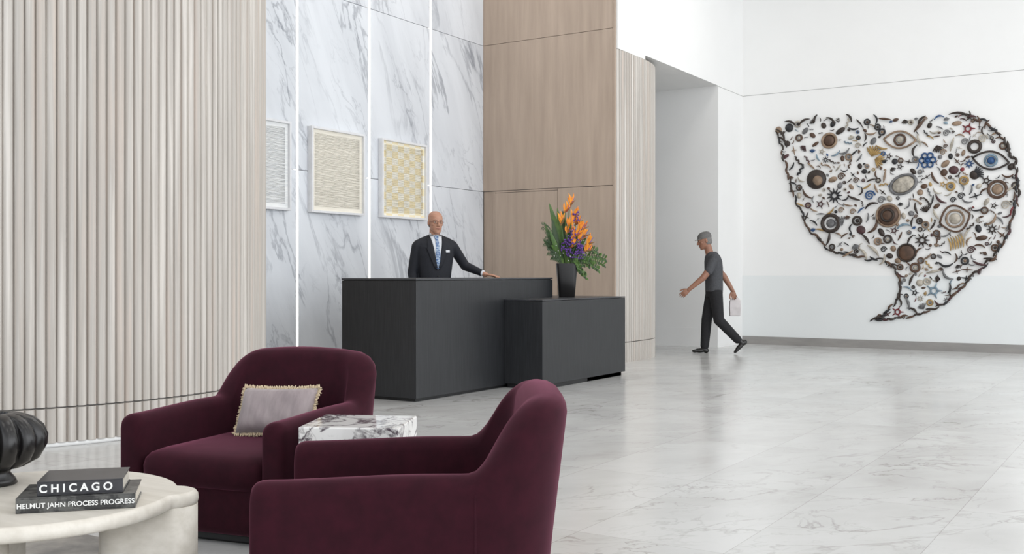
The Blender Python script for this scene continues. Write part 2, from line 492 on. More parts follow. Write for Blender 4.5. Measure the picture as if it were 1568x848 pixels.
# ================================================================== COFFEE TABLE
m_tab=M('bleached_oak',(.70,.66,.59),(.60,.56,.49),.4,(3,26,26),1,5)
TC=V((-3.20,2.07,0))
e=empty('coffee_table',TC)
legs=[math.radians(a) for a in (43,165,300)]
RT=.475; cR=.455; rr=.085
def rad(a):
    r=RT
    for l in legs:
        d=(a-l+math.pi)%(2*math.pi)-math.pi
        q=rr*rr-(cR*math.sin(d))**2
        if q>0 and abs(d)<1: r=max(r,cR*math.cos(d)+math.sqrt(q))
    return r
N=360
def outline(off,z): return [V((math.cos(a)*(rad(a)-off),math.sin(a)*(rad(a)-off),z)) for a in [2*math.pi*k/N for k in range(N)]]
bm=bmesh.new()
rings(bm,[outline(.03,.37),outline(.012,.373),outline(.003,.38),outline(0,.392),outline(.002,.408),outline(.009,.417),outline(.018,.42)])
finish(bm,'top',m_tab,e)
bm=bmesh.new()
for l in legs:
    d=V((math.cos(l),math.sin(l),0)); s=V((-d.y,d.x,0)); r=[]
    for k in range(17):
        a=-math.pi/2+math.pi*k/16; r.append(d*(cR)+d*math.cos(a)*(rr-.003)+s*math.sin(a)*(rr-.003))
    for k in range(9):
        a=math.pi/2+math.pi*k/8; r.append(d*.30+d*math.cos(a)*(rr-.003)+s*math.sin(a)*(rr-.003))
    rings(bm,[[p*1+V((0,0,z)) for p in r] for z in (.0145,.05,.2,.375)])
finish(bm,'legs',m_tab,e)
m_rug=M('mottled_wool_rug',(.36,.335,.30),(.20,.19,.18),.95,(5,5,5),1,8,bump=.6)
bm=bmesh.new(); box(bm,-4.7,-2.75,.4,2.88,.001,.014); finish(bm,'area_rug',m_rug,bevel=.005)

# books
def textob(txt,size,loc,rot,mat,parent,name,ext=.0006,bold=0):
    c=bpy.data.curves.new(name,'FONT'); c.body=txt; c.size=size; c.extrude=ext; c.offset=bold
    c.align_x='CENTER'; c.align_y='CENTER'
    o=bpy.data.objects.new(name,c); c.materials.append(mat); o.location=loc; o.rotation_euler=rot
    link(o,parent); return o
m_txt=M('spine_lettering',(.85,.85,.83),rough=.5)
m_page=M('book_pages',(.72,.68,.60),(.6,.56,.48),.8,(2,2,300))
m_bk=M('dark_book_cover',(.02,.02,.024),(.035,.035,.04),.3,(10,10,10))
m_bk2=M('grey_photo_cover',(.09,.09,.085),(.025,.025,.025),.3,(22,22,22),lo=.45,hi=.55)
def book(loc,rz,w,d,t,cov,txts):
    e=empty('coffee_table_book',loc,rz)
    bm=bmesh.new(); c=.004
    box(bm,-w/2,w/2,-d/2,d/2,0,c); box(bm,-w/2,w/2,-d/2,d/2,t-c,t); box(bm,-w/2,w/2,-d/2,-d/2+c,c,t-c)
    finish(bm,'cover',cov,e,bevel=.001)
    bm=bmesh.new(); box(bm,-w/2+.004,w/2-.004,-d/2+c,d/2-.005,c,t-c); finish(bm,'pages',m_page,e)
    for i,(tx,sz,x,z,bd) in enumerate(txts):
        textob(tx,sz,(x,-d/2-.0006,z),(math.pi/2,0,0),m_txt,e,'spine_text_%d'%(i+1),bold=bd)
yaw=math.radians(32.35)
vd=V((-math.sin(yaw),math.cos(yaw),0)); rd=V((math.cos(yaw),math.sin(yaw),0))
bl=vd*3.345+rd*(-1.375); 
book((bl.x,bl.y,.421),yaw+math.radians(15),.345,.23,.046,m_bk2,[('HELMUT JAHN PROCESS PROGRESS',.0215,0,.021,.00025)])
b2=vd*3.35+rd*(-1.365)
book((b2.x,b2.y,.4675),yaw+math.radians(14),.250,.20,.044,m_bk,[('C H I C A G O',.034,-.012,.021,.0009)])
# ribbed vase
m_blackcer=M('black_ceramic',(.006,.0055,.006),(.01,.009,.009),.3,(6,6,6))
vp=vd*3.64+rd*(-1.80)
bm=bmesh.new()
NL=14
def rf(a,z):
    k=max(0,min(1,(z-.05)/.03))*max(0,min(1,(.25-z)/.03))
    u=(a*NL/(2*math.pi))%1*2-1
    return 1-.26*k*(1-math.sqrt(max(0,1-abs(u)**2.2)))
prof=[(.07,0),(.075,.004),(.068,.02),(.052,.04),(.055,.052),(.10,.062),(.15,.09),(.172,.13),(.174,.165),(.16,.20),(.13,.228),(.10,.24),(.07,.247),(.045,.246),(.04,.235),(.038,.16)]
lathe(bm,prof,NL*14,0,rf)
o=finish(bm,'ribbed_black_vase',m_blackcer,smooth=True); o.location=(vp.x,vp.y,.421)

# ================================================================== VASE WITH FLOWERS
m_or=M('orange_petal',(.80,.22,.012),(.90,.36,.02),.5,(20,20,20))
m_pur=M('purple_petal',(.09,.035,.22),(.16,.06,.33),.6,(30,30,30))
m_gr=M('leaf_green',(.045,.11,.02),(.09,.17,.03),.5,(15,15,15))
m_gd=M('dark_leaf',(.02,.05,.015),(.04,.08,.02),.5,(15,15,15))
m_red=M('red_bract',(.35,.05,.02),(.12,.12,.03),.5,(25,25,25))
e=empty('flower_arrangement',(-5.66,10.06,.9005),yaw)
bm=bmesh.new(); rs=[]
for z,h in ((0,.085),(.004,.088),(.2,.104),(.365,.12),(.37,.12),(.37,.112),(.30,.108)):
    r=[]
    for k in range(40):
        a=2*math.pi*k/40; c,s=math.cos(a),math.sin(a)
        r.append(V((h*math.copysign(abs(c)**.35,c),h*math.copysign(abs(s)**.35,s),z)))
    rs.append(r)
rings(bm,rs); finish(bm,'black_vase',m_blackcer,e,smooth=False)
def qb(a,b,c,t): return a.lerp(b,t).lerp(b.lerp(c,t),t)
def leaf(bm,a,b,c,w,mi=0,n=10,fold=.25,side=None):
    a,b,c=V(a),V(b),V(c); L=[];
    for i in range(n+1):
        t=i/n; p=qb(a,b,c,t); tg=(qb(a,b,c,min(1,t+.02))-qb(a,b,c,max(0,t-.02))).normalized()
        sd=(side or tg.cross(V((.1,-1,.2)))).normalized(); up=tg.cross(sd)
        ww=w*math.sin(math.pi*min(1,t*.92+.06))**.8
        L.append((bm.verts.new(p-sd*ww+up*ww*fold),bm.verts.new(p),bm.verts.new(p+sd*ww+up*ww*fold)))
    for x,y in zip(L,L[1:]):
        for k in (0,1):
            f=bm.faces.new((x[k],x[k+1],y[k+1],y[k])); f.material_index=mi; f.smooth=True
bm=bmesh.new()
rnd=random.uniform
leaf(bm,(-.03,.03,.35),(-.09,.04,.72),(-.19,.02,1.03),.038,2)
leaf(bm,(-.02,.05,.35),(-.06,.06,.7),(-.10,.05,.98),.035,2)
leaf(bm,(0,.05,.35),(.0,.06,.7),(-.04,.05,.95),.035,3)
leaf(bm,(-.03,.0,.35),(-.12,.0,.6),(-.16,0,.86),.035,3)
for i in range(18):
    a=rnd(-.5,.5); leaf(bm,(a*.1,rnd(-.05,.05),.35),(a*.35,rnd(-.1,.1),.55),(a*.55,rnd(-.15,.15),rnd(.5,.85)),.026,random.choice((2,3)))
heads=[(-.02,-.02,.93,.1),(.03,0,1.0,.05),(.06,-.05,.86,.3),(.10,.02,.80,.5),(.17,-.02,.66,.9),(.0,-.07,.70,.2),(.12,-.08,.62,.8),(.22,.0,.58,1.1),(.05,-.09,.55,.6),(-.06,-.06,.80,-.3),(.16,.05,.74,.7),(.03,-.08,.78,.2),(.13,-.05,.72,.6),(.20,-.05,.50,1.1),(.08,-.09,.66,.5)]
for (x,y,z,tl) in heads:
    p=V((x,y,z)); st=V((x*.15,y*.3,.34))
    tube(bm,[st,st.lerp(p,.5)+V((0,0,.03)),p],[.006,.005,.006],6,2)
    d=V((math.sin(tl)*.6+.35,-.2,math.cos(tl)*.3+.1)).normalized()
    tube(bm,[p-d*.02,p+d*.03,p+d*.10],[.007,.012,.002],8,4)
    for k in range(6):
        up=V((rnd(-.4,.4)+math.sin(tl)*.45,rnd(-.35,.2),1)).normalized(); L=rnd(.08,.13)
        q=p+d*rnd(-.01,.04)
        leaf(bm,q,q+up*L*.5+V((rnd(-.02,.02),0,0)),q+up*L,.011,0,6,.3)
    q=p+d*.03; tube(bm,[q,q+V((d.x*.05,-.02,.07))],[.004,.002],5,1)
for (x,y,z) in [(.0,-.08,.62),(.06,-.09,.72),(.13,-.09,.53),(.09,-.1,.45),(.02,-.1,.48),(.17,-.08,.47),(-.03,-.08,.55),(.1,-.06,.88),(.05,-.1,.60),(.15,-.07,.60)]:
    for k in range(26):
        c=V((x+rnd(-.035,.035),y+rnd(-.03,.03),z+rnd(-.05,.05)))
        ball(bm,c,rnd(.006,.011),mi=1,u=6,v=4)
for (ex,ez) in [(-.26,.78),(-.24,.60),(-.20,.50),(-.22,.68),(-.16,.45)]:
    a=V((-.03,-.03,.36)); b=V((ex*.5,-.05,ez)); c=V((ex,-.05,ez))
    for i in range(14):
        t=.3+.7*i/13; p=qb(a,b,c,t)
        for s in (-1,1):
            dr=V((-.5*abs(s),rnd(-.3,.3),s*.9)).normalized()
            leaf(bm,p,p+dr*.03,p+dr*.055,.0045,3,3)
for (ex,ey,ez) in [(.40,-.03,.36),(.34,-.08,.30),(.42,.02,.42),(.20,-.12,.22),(.27,-.1,.36),(.14,-.12,.30),(.33,0,.50),(.1,-.12,.36)]:
    a=V((.04,-.03,.36)); b=V((ex*.6,ey,ez+.10)); c=V((ex,ey,ez))
    tube(bm,[qb(a,b,c,t/6) for t in range(7)],.003,5,3)
    for i in range(12):
        t=.25+.75*i/11; p=qb(a,b,c,t)
        for s in (-1,1):
            dr=V((rnd(.1,.6),rnd(-.5,.3),s*rnd(.5,1))).normalized()
            leaf(bm,p,p+dr*.025,p+dr*.05,.011,random.choice((2,3)),4)
for k in range(22):
    ball(bm,(rnd(-.16,.22),rnd(-.12,0),rnd(.40,.62)),.006,mi=5,u=6,v=4)
finish(bm,'bouquet',[m_or,m_pur,m_gr,m_gd,m_red,m_txt],e,recalc=False)

# ================================================================== WALL SCULPTURE (found objects)
YA=16.768
def A(x,y):
    u=x-1188
    return (-5.51+.010792*u-3.05e-6*u*u, 1.15+(420-y)*(17.12-.00519*u)/1604)
cols=[('driftwood_dark',(.040,.026,.019)),('brown_wood',(.11,.058,.034)),('tan_bone',(.33,.23,.155)),('charcoal',(.022,.022,.025)),
      ('ivory_shell',(.55,.50,.42)),('blue_glass',(.03,.10,.26)),('red_bead',(.22,.03,.035)),('gold_brass',(.48,.31,.11)),
      ('grey_stone',(.20,.20,.205)),('pale_blue',(.24,.34,.42)),('deep_maroon',(.08,.03,.032))]
AM=[M('found_'+n,c,tuple(x*.5 for x in c),.5,(14,14,14)) for n,c in cols]
bm=bmesh.new()
def P3(x,z,h=.02): return V((x,YA-h,z))
PX=.0098
def stick(x,z,L,a,bend,r,mi,taper=True):
    pts=[];rs=[]
    for i in range(7):
        t=i/6-.5; u=t*L; w=bend*L*(1-4*t*t)
        pts.append(P3(x+math.cos(a)*u-math.sin(a)*w,z+math.sin(a)*u+math.cos(a)*w,r+.012)); rs.append(r*(1-.65*abs(t*2)**1.5 if taper else 1))
    tube(bm,pts,rs,6,mi)
def ring(x,z,r,tr,mi,h=.02,sx=1,rot=0):
    n=20; rs=[]
    for i in range(n+1):
        a=2*math.pi*i/n; c=math.cos(a)*sx; s=math.sin(a)
        dx=c*math.cos(rot)-s*math.sin(rot); dz=c*math.sin(rot)+s*math.cos(rot)
        rs.append([P3(x+dx*(r+tr*math.cos(b)),z+dz*(r+tr*math.cos(b)),h+tr*math.sin(b)) for b in [k*math.pi/3 for k in range(6)]])
    rings(bm,rs,mi,cap=False)
def dome(x,z,r,mi,sx=1,rot=0,h=.03):
    ball(bm,P3(x,z,.008),r,(sx,h/r,1),mi,Matrix.Rotation(-rot,4,'Y'),12,8)
def spiral(x,z,r,mi):
    pts=[];rs=[]
    for i in range(30):
        t=i/29; a=t*12; q=r*(1-t*.9); pts.append(P3(x+math.cos(a)*q,z+math.sin(a)*q,.02+.02*t)); rs.append(r*.16*(1-.6*t)+.002)
    tube(bm,pts,rs,6,mi)
def eye(x,z,w,h,rot,m1,m2,m3):
    for s in (1,-1):
        pts=[]
        for i in range(13):
            t=i/12*2-1; u=t*w; v=s*h*(1-t*t)
            pts.append(P3(x+u*math.cos(rot)-v*math.sin(rot),z+u*math.sin(rot)+v*math.cos(rot),.03))
        tube(bm,pts,.016,6,m1)
    ring(x,z,h*.62,.016,m2); dome(x,z,h*.42,m3,h=.05)
def burst(x,z,r,mi,k=10):
    for i in range(k):
        a=2*math.pi*i/k
        tube(bm,[P3(x+math.cos(a)*r*.35,z+math.sin(a)*r*.35,.02),P3(x+math.cos(a)*r,z+math.sin(a)*r,.015)],[r*.16,r*.05],5,mi)
    ring(x,z,r*.4,r*.12,mi)
def flower(x,z,r,mi,m2):
    for i in range(6):
        a=2*math.pi*i/6; ring(x+math.cos(a)*r*.6,z+math.sin(a)*r*.6,r*.30,r*.10,mi)
    dome(x,z,r*.25,m2)
def shell(x,z,r,rot,mi):
    for i in range(7):
        a=rot+(i-3)*.28
        tube(bm,[P3(x,z,.02),P3(x+math.cos(a)*r,z+math.sin(a)*r,.03),P3(x+math.cos(a)*r*1.8,z+math.sin(a)*r*1.8,.012)],[r*.08,r*.2,r*.1],5,mi)
def zig(x,z,L,a,r,mi):
    pts=[]
    for i in range(9):
        t=i/8-.5; w=math.sin(i*1.9)*L*.09
        pts.append(P3(x+math.cos(a)*t*L-math.sin(a)*w,z+math.sin(a)*t*L+math.cos(a)*w,.02))
    tube(bm,pts,r,6,mi)
poly=[(1188,203),(1198,188),(1235,192),(1250,184),(1290,183),(1330,184),(1370,183),(1410,182),(1440,178),(1475,176),(1510,188),(1538,212),(1555,250),(1558,300),(1546,350),(1524,392),(1484,428),(1444,466),(1398,484),(1343,488),(1368,468),(1380,440),(1370,412),(1350,398),(1310,393),(1270,382),(1236,347),(1213,292),(1201,238)]
def inside(x,y):
    c=False; n=len(poly)
    for i in range(n):
        x1,y1=poly[i];x2,y2=poly[(i+1)%n]
        if (y1>y)!=(y2>y) and x<(x2-x1)*(y-y1)/(y2-y1)+x1: c=not c
    return c
def border(pts,step,r0,m_choices):
    for (x1,y1),(x2,y2) in zip(pts,pts[1:]):
        L=math.hypot(x2-x1,y2-y1); k=max(1,int(L/step))
        for i in range(k):
            t=(i+.5)/k; x=x1+(x2-x1)*t; y=y1+(y2-y1)*t
            a=-math.atan2(y2-y1,x2-x1)+rnd(-.35,.35); X,Z=A(x+rnd(-1,1),y+rnd(-1,1))
            stick(X,Z,(step*1.7)*PX,a,rnd(-.2,.2),rnd(.8,1.25)*r0,random.choice(m_choices))
border(poly[19:]+[poly[0]],8,.018,(0,0,3,1))
border(poly[9:20],8,.019,(0,3,1,0,10))
for x,y,L,a in ((1195,208,26,-1.0),(1198,218,24,-.9),(1210,190,20,-.4),(1470,180,34,-.3),(1250,182,12,1.2),(1272,186,18,-.7),(1300,182,16,-1),(1345,490,26,.15),(1412,186,18,.9),(1232,188,20,.5)):
    X,Z=A(x,y); stick(X,Z,L*PX,a,.18,.020,0)
placed=[]
def put(x,y,r): placed.append((x,y,r)); return A(x,y)
X,Z=put(1378,215,26); eye(X,Z,.24,.13,-.1,2,1,4)
X,Z=put(1517,246,27); eye(X,Z,.25,.13,-.2,0,9,5)
X,Z=put(1462,335,25); eye(X,Z,.22,.20,.3,1,2,4)
X,Z=put(1360,330,20); dome(X,Z,.17,1,h=.07); ring(X,Z,.17,.02,2); ring(X,Z,.09,.02,0,h=.07); burst(X,Z,.10,8,12)
X,Z=put(1383,283,22); dome(X,Z,.12,4,sx=1.5,rot=.4,h=.05); ring(X,Z,.14,.018,8,sx=1.4,rot=.4)
X,Z=put(1250,275,18); dome(X,Z,.16,0,h=.06); dome(X+.03,Z-.02,.09,2,h=.1)
X,Z=put(1272,342,16); ring(X,Z,.13,.03,0); dome(X,Z,.07,8)
X,Z=put(1270,216,14); ring(X,Z,.11,.02,2); dome(X,Z,.09,1)
X,Z=put(1420,246,15); flower(X,Z,.13,5,5)
X,Z=put(1335,240,15); shell(X,Z,.09,1.2,7); shell(X+.05,Z-.05,.08,-.4,7)
X,Z=put(1527,290,15); ring(X,Z,.12,.022,1); dome(X,Z,.08,2)
X,Z=put(1388,387,15); dome(X,Z,.13,1); ring(X,Z,.13,.015,0)
X,Z=put(1462,374,16); [stick(X+i*.035-.08,Z+.01*i,.20,-1.35,.1,.014,7) for i in range(6)]
X,Z=put(1430,445,13); burst(X,Z,.12,9,5)
X,Z=put(1278,300,13); burst(X,Z,.12,3,11)
X,Z=put(1412,368,13); burst(X,Z,.11,0,9)
X,Z=put(1482,198,12); burst(X,Z,.10,6,5)
X,Z=put(1492,225,10); ring(X,Z,.08,.025,0)
X,Z=put(1492,268,13); shell(X,Z,.07,.5,3); dome(X,Z,.07,0)
X,Z=put(1332,300,10); spiral(X,Z,.08,5)
X,Z=put(1290,345,12); shell(X,Z,.08,2.2,8)
tries=0
while tries<18000 and len(placed)<700:
    tries+=1
    x=rnd(1190,1557); y=rnd(178,486)
    if not inside(x,y): continue
    r=random.choice((5.5,6,6.5,7.5,8.5,10)) if tries<7000 else random.choice((3,4,4.5))
    if any((x-a)**2+(y-b)**2<(.87*(r+c))**2 for a,b,c in placed): continue
    X,Z=put(x,y,r); q=r*PX; k=random.random()
    mi=random.choices(range(11),(22,20,11,13,8,4,2,3,9,2,7))[0]; a=rnd(0,6.28)
    if k<.40: stick(X,Z,q*2.5,a,rnd(-.3,.3),q*.27,mi)
    elif k<.48: zig(X,Z,q*2.4,a,q*.2,mi)
    elif k<.58: ring(X,Z,q*.75,q*.22,mi); dome(X,Z,q*.38,random.choice((0,2,4,8,1)),h=.02)
    elif k<.78: dome(X,Z,q*.85,mi,sx=rnd(.4,1),rot=a)
    elif k<.82: spiral(X,Z,q*.8,mi)
    elif k<.87: burst(X,Z,q*.95,mi,random.choice((5,8)))
    elif k<.95: shell(X,Z,q*.6,a,mi)
    else: stick(X,Z,q*2.2,a,0,q*.16,mi); stick(X,Z,q*1.2,a+1.57,0,q*.14,mi)
finish(bm,'found_object_wall_sculpture',AM,recalc=True)

# ================================================================== PEOPLE
m_skin=M('skin',(.50,.27,.18),(.44,.22,.145),.5,(30,30,30),Subsurface_Weight=.0)
m_skin2=M('tanned_skin',(.34,.17,.11),(.29,.14,.09),.5,(30,30,30))
m_suit=M('navy_suit',(.008,.010,.017),(.006,.007,.012),.75,(60,60,60))
m_shirt=M('white_shirt',(.70,.72,.76),rough=.7)
m_tie=M('blue_striped_tie',(.05,.12,.30),(.40,.50,.62),.5,(30,30,120),lo=.49,hi=.51)
m_shoe=M('black_leather',(.012,.011,.01),rough=.3)
m_hairg=M('grey_hair',(.24,.23,.22),(.15,.145,.14),.8,(80,80,80))
m_lip=M('lips',(.36,.15,.12),rough=.5)
m_eyew=M('eye_white',(.48,.46,.43),rough=.3)
m_dark=M('dark_iris',(.02,.015,.012),rough=.2)
m_tee=M('charcoal_tshirt',(.075,.077,.085),(.055,.057,.063),.85,(40,40,40))
m_jean=M('black_trousers',(.010,.010,.012),(.016,.016,.018),.85,(40,40,40))
m_capm=M('grey_cap',(.17,.165,.16),(.12,.118,.115),.85,(60,60,60))
m_bag=M('white_paper_bag',(.66,.62,.62),rough=.8)
def hand(bm,w,d,up,ts,s=1,curl=.25):
    w=V(w); d=V(d).normalized(); up=V(up); up=(up-d*up.dot(d)).normalized(); sd=d.cross(up).normalized()*ts
    ball(bm,w,.027*s,u=10,v=8)
    Ls=(.072,.080,.075,.058)
    mt=Matrix((sd,d,up)).transposed().to_4x4()
    ball(bm,w+d*.05*s,.045*s,(.90,1.15,.33),mat=mt)
    for i in range(4):
        o=(1.5-i)*.0205*s
        k=w+d*(.088-.006*abs(i-1.2))*s+sd*o
        tube(bm,[w+sd*o*.5,k],[.014*s,.0115*s],8)
        p=k; c=0; dirn=(d+sd*(1.5-i)*.07).normalized(); r=.0098*s
        ball(bm,p,.011*s,u=8,v=6)
        for seg,fr in enumerate((.45,.32,.25)):
            c+=curl; dd=(dirn*math.cos(c)-up*math.sin(c))
            q=p+dd*Ls[i]*fr*s
            tube(bm,[p,q],[r,r*.92],8); ball(bm,q,r*.92,u=8,v=6); p=q; r*=.92
    p=w+d*.022*s+sd*.024*s; dd=(d*.72+sd*.68-up*.12).normalized()
    q=p+dd*.042*s; r=q+(d*.9+sd*.35-up*.2).normalized()*.032*s; t=r+(d*.97+sd*.1-up*.3).normalized()*.026*s
    tube(bm,[p,q],[.015*s,.012*s],8); ball(bm,q,.012*s,u=8,v=6)
    tube(bm,[q,r],[.012*s,.0105*s],8); ball(bm,r,.0105*s,u=8,v=6)
    tube(bm,[r,t],[.0105*s,.0095*s],8); ball(bm,t,.0095*s,u=8,v=6)
def head(par,pos,turn,pitch,skin,cap=False,glasses=False):
    h=empty('head_group'); h.parent=par; h.location=pos; h.rotation_euler=(pitch,0,turn)
    bm=bmesh.new()
    loftz(bm,[(-.002,0,-.062,.018,.014),(.006,0,-.058,.032,.028),(.02,0,-.05,.044,.044),(.045,0,-.032,.056,.063),(.07,0,-.02,.063,.078),(.10,0,-.010,.068,.088),(.13,0,-.002,.073,.095),(.16,0,.003,.0765,.099),(.19,0,.007,.074,.096),(.213,0,.011,.064,.083),(.232,0,.013,.046,.060),(.243,0,.014,.022,.030)],28,2.15)
    tube(bm,[(0,.022,-.10),(0,.018,.06)],[.060,.056],16)
    tube(bm,[(0,-.090,.140),(0,-.102,.118),(0,-.116,.092)],[.008,.010,.0145],8); ball(bm,(0,-.114,.090),.014)
    for s in (-1,1):
        ball(bm,(s*.011,-.104,.086),.0095)
        tube(bm,[(s*.012,-.094,.143),(s*.03,-.093,.150),(s*.052,-.074,.145)],[.006,.008,.006],8)
        ball(bm,(s*.042,-.058,.098),.024,(1,1,.8))
        ball(bm,(s*.079,.008,.115),.031,(.28,.6,1),mat=Matrix.Rotation(s*.25,4,'Z'))
        ball(bm,(s*.081,.002,.098),.014,(.5,.8,1))
        tube(bm,[(s*.016,-.090,.130),(s*.031,-.0945,.1345),(s*.047,-.083,.130)],[.004,.0055,.004],8)
        tube(bm,[(s*.017,-.089,.117),(s*.031,-.0915,.1135),(s*.046,-.081,.117)],[.003,.004,.003],8)
    ball(bm,(0,-.088,.052),.026,(1.1,.55,.55)); ball(bm,(0,-.076,.012),.02,(1.2,.9,.8))
    fuse(bm,'head_and_neck',.0042,skin,h,2)
    bm=bmesh.new()
    for s in (-1,1): ball(bm,(s*.031,-.0855,.1235),.0105,(1.2,.85,.6),u=12,v=8)
    finish(bm,'eyes',m_eyew,h,smooth=True)
    bm=bmesh.new()
    for s in (-1,1): ball(bm,(s*.031,-.0925,.1235),.0052,(1,.6,1),u=10,v=6)
    finish(bm,'irises',m_dark,h,smooth=True)
    bm=bmesh.new()
    tube(bm,[(-.025,-.094,.0535),(-.012,-.1025,.056),(0,-.1045,.0555),(.012,-.1025,.056),(.025,-.094,.0535)],[.002,.004,.0045,.004,.002],8)
    tube(bm,[(-.02,-.093,.049),(0,-.102,.0475),(.02,-.093,.049)],[.002,.005,.002],8)
    finish(bm,'mouth',m_lip,h,smooth=True)
    bm=bmesh.new()
    for s in (-1,1): tube(bm,[(s*.014,-.101,.1445),(s*.03,-.1005,.152),(s*.05,-.083,.147)],[.002,.0032,.0015],6)
    if cap:
        finish(bm,'eyebrows',m_hairg,h,smooth=True)
        bm=bmesh.new(); loftz(bm,[(.055,0,.032,.060,.062),(.09,0,.026,.072,.076),(.13,0,.020,.078,.084),(.165,0,.016,.080,.088)],28)
        fuse(bm,'hair',.006,m_hairg,h,2)
        bm=bmesh.new(); loftz(bm,[(.150,0,.004,.083,.103),(.175,0,.006,.084,.105),(.205,0,.009,.079,.098),(.230,0,.012,.062,.078),(.246,0,.013,.035,.045),(.25,0,.013,.01,.012)],28)
        loftz(bm,[(.150,0,-.080,.064,.065),(.158,0,-.078,.062,.063)],24)
        fuse(bm,'cap',.005,m_capm,h,2)
    else:
        for s in (-1,1):
            rs=[]
            for i in range(13):
                a=math.radians(8+ i*82/12)
                cx,cy=math.cos(a)*.0775*s,math.sin(a)*.0985+.004
                o=V((math.cos(a)*s,math.sin(a),0))
                low=.125-.06*min(1,i/7); top=.172-.012*math.sin(i/12*3)
                rs.append([V((cx,cy,low))+o*-.008,V((cx,cy,low+.01))-o*.001,V((cx,cy,(low+top)/2))+o*.0015,V((cx,cy,top-.008))-o*.0015,V((cx,cy,top))-o*.009])
            rings(bm,rs,closed=False)
        finish(bm,'hair',m_hairg,h,smooth=True)
    if glasses:
        bm=bmesh.new()
        for s in (-1,1):
            pts=[V((s*.032+math.cos(a)*.023,-.108+abs(math.cos(a))*.004,.121+math.sin(a)*.015)) for a in [2*math.pi*k/20 for k in range(21)]]
            tube(bm,pts,.0012,6)
            tube(bm,[(s*.055,-.104,.125),(s*.078,-.06,.126),(s*.084,.01,.122)],.0013,6)
        tube(bm,[(-.010,-.109,.123),(0,-.113,.127),(.010,-.109,.123)],.0012,6)
        finish(bm,'glasses',m_dark,h,smooth=True)
    return h
def shoe(bm,ank,d,tilt=0):
    ank=V(ank); d=V(d); d.z=0; d.normalize(); d=(d*math.cos(tilt)-V((0,0,1))*math.sin(tilt)); up=V((0,0,1)); up=(up-d*up.dot(d)).normalized()
    s=d.cross(up); mt=Matrix((s,d,up)).transposed().to_4x4()
    b=ank-up*.055
    ball(bm,b-d*.03,.042,(.85,1.1,.95),mat=mt); ball(bm,b+d*.06,.048,(.88,1.7,.72),mat=mt); ball(bm,b+d*.13-up*.008,.04,(.98,1.3,.6),mat=mt)
    tube(bm,[ank+up*.03,b],[.042,.04],12)

# --- receptionist
pm=empty('receptionist_man',(-6.82,9.20,0),math.radians(50))
bm=bmesh.new()
loftz(bm,[(1.04,0,0,.155,.105),(.95,0,0,.17,.12),(.86,0,.0,.172,.12),(.82,0,0,.15,.10)])
for s in (-1,1): limb(bm,[(s*.09,0,.86),(s*.095,-.012,.50),(s*.10,.02,.09)],[.092,.068,.056])
fuse(bm,'trousers',.012,m_suit,pm)
bm=bmesh.new()
for s in (-1,1): shoe(bm,(s*.10,.02,.095),(s*.15,-1,0))
fuse(bm,'shoes',.008,m_shoe,pm)
bm=bmesh.new()
loftz(bm,[(.80,0,.0,.188,.135),(.90,0,0,.190,.135),(1.02,0,0,.178,.128),(1.12,0,-.002,.174,.124),(1.24,0,-.004,.188,.127),(1.36,0,-.004,.205,.127),(1.45,0,0,.208,.115),(1.495,0,.006,.188,.098),(1.53,0,.012,.125,.080),(1.56,0,.018,.078,.068),(1.585,0,.020,.066,.061)],28,2.3)
for s in (-1,1): tube(bm,[(s*.03,.018,1.545),(s*.12,.012,1.505),(s*.20,.006,1.463)],[.05,.055,.058],14)
limb(bm,[(-.200,.008,1.452),(-.243,.035,1.17),(-.235,-.05,.93)],[.060,.056,.042])
limb(bm,[(.200,.004,1.452),(.36,.085,1.245),(.505,-.065,1.168)],[.061,.054,.038])
jk=fuse(bm,'suit_jacket',.009,m_suit,pm,5)
bv=BVHTree.FromPolygons([v.co for v in jk.data.vertices],[p.vertices[:] for p in jk.data.polygons])
def patch(name,rows,off,mat,n=8,thick=.004):
    bm=bmesh.new(); R_=[]
    for z,xa,xb in rows:
        r=[]
        for i in range(n+1):
            x=xa+(xb-xa)*i/n; hit=bv.ray_cast(V((x,-1,z)),V((0,1,0)))[0]
            y=hit.y if hit else -.05
            r.append(bm.verts.new((x,y-off,z)))
        R_.append(r)
    for a,b in zip(R_,R_[1:]):
        for i in range(n): bm.faces.new((a[i],a[i+1],b[i+1],b[i]))
    o=finish(bm,name,mat,pm,smooth=True)
    m=o.modifiers.new('s','SOLIDIFY'); m.thickness=thick; m.offset=0
def lin(a,b,n): return [a+(b-a)*i/n for i in range(n+1)]
ZV=1.20; ZH=.37
def vx(z): return .065*(z-ZV)/ZH
patch('shirt_front',[(z,-.004-vx(z),.004+vx(z)) for z in lin(ZV,ZV+ZH,14)],.003,m_shirt)
patch('tie',[(z,-w,w) for z,w in ((1.21,.018),(1.29,.027),(1.39,.024),(1.49,.018),(1.53,.014),(1.535,.020),(1.56,.024),(1.572,.018))],.010,m_tie,4)
for s in (-1,1):
    patch('lapel_%s'%('left' if s>0 else 'right'),[(z,s*(.003+vx(z)),s*(.012+vx(z)+w)) for z,w in ((1.20,.006),(1.25,.03),(1.33,.05),(1.41,.066),(1.435,.075),(1.44,.05),(1.48,.05),(1.53,.03),(1.56,.012))],.009,m_suit,5,.006)
patch('name_badge',[(z,.088,.135) for z in (1.385,1.40,1.412)],.016,m_shirt,3,.003)
patch('pocket_flap',[(z,.07,.15) for z in (1.00,1.03)],.006,m_suit,3,.004)
bm=bmesh.new()
for k in range(2):
    hgt=1.13-.1*k; ball(bm,(0.006,-.133,hgt),.008,(1,.5,1))
finish(bm,'buttons',m_shoe,pm,smooth=True)
bm=bmesh.new(); n=24; rs=[]
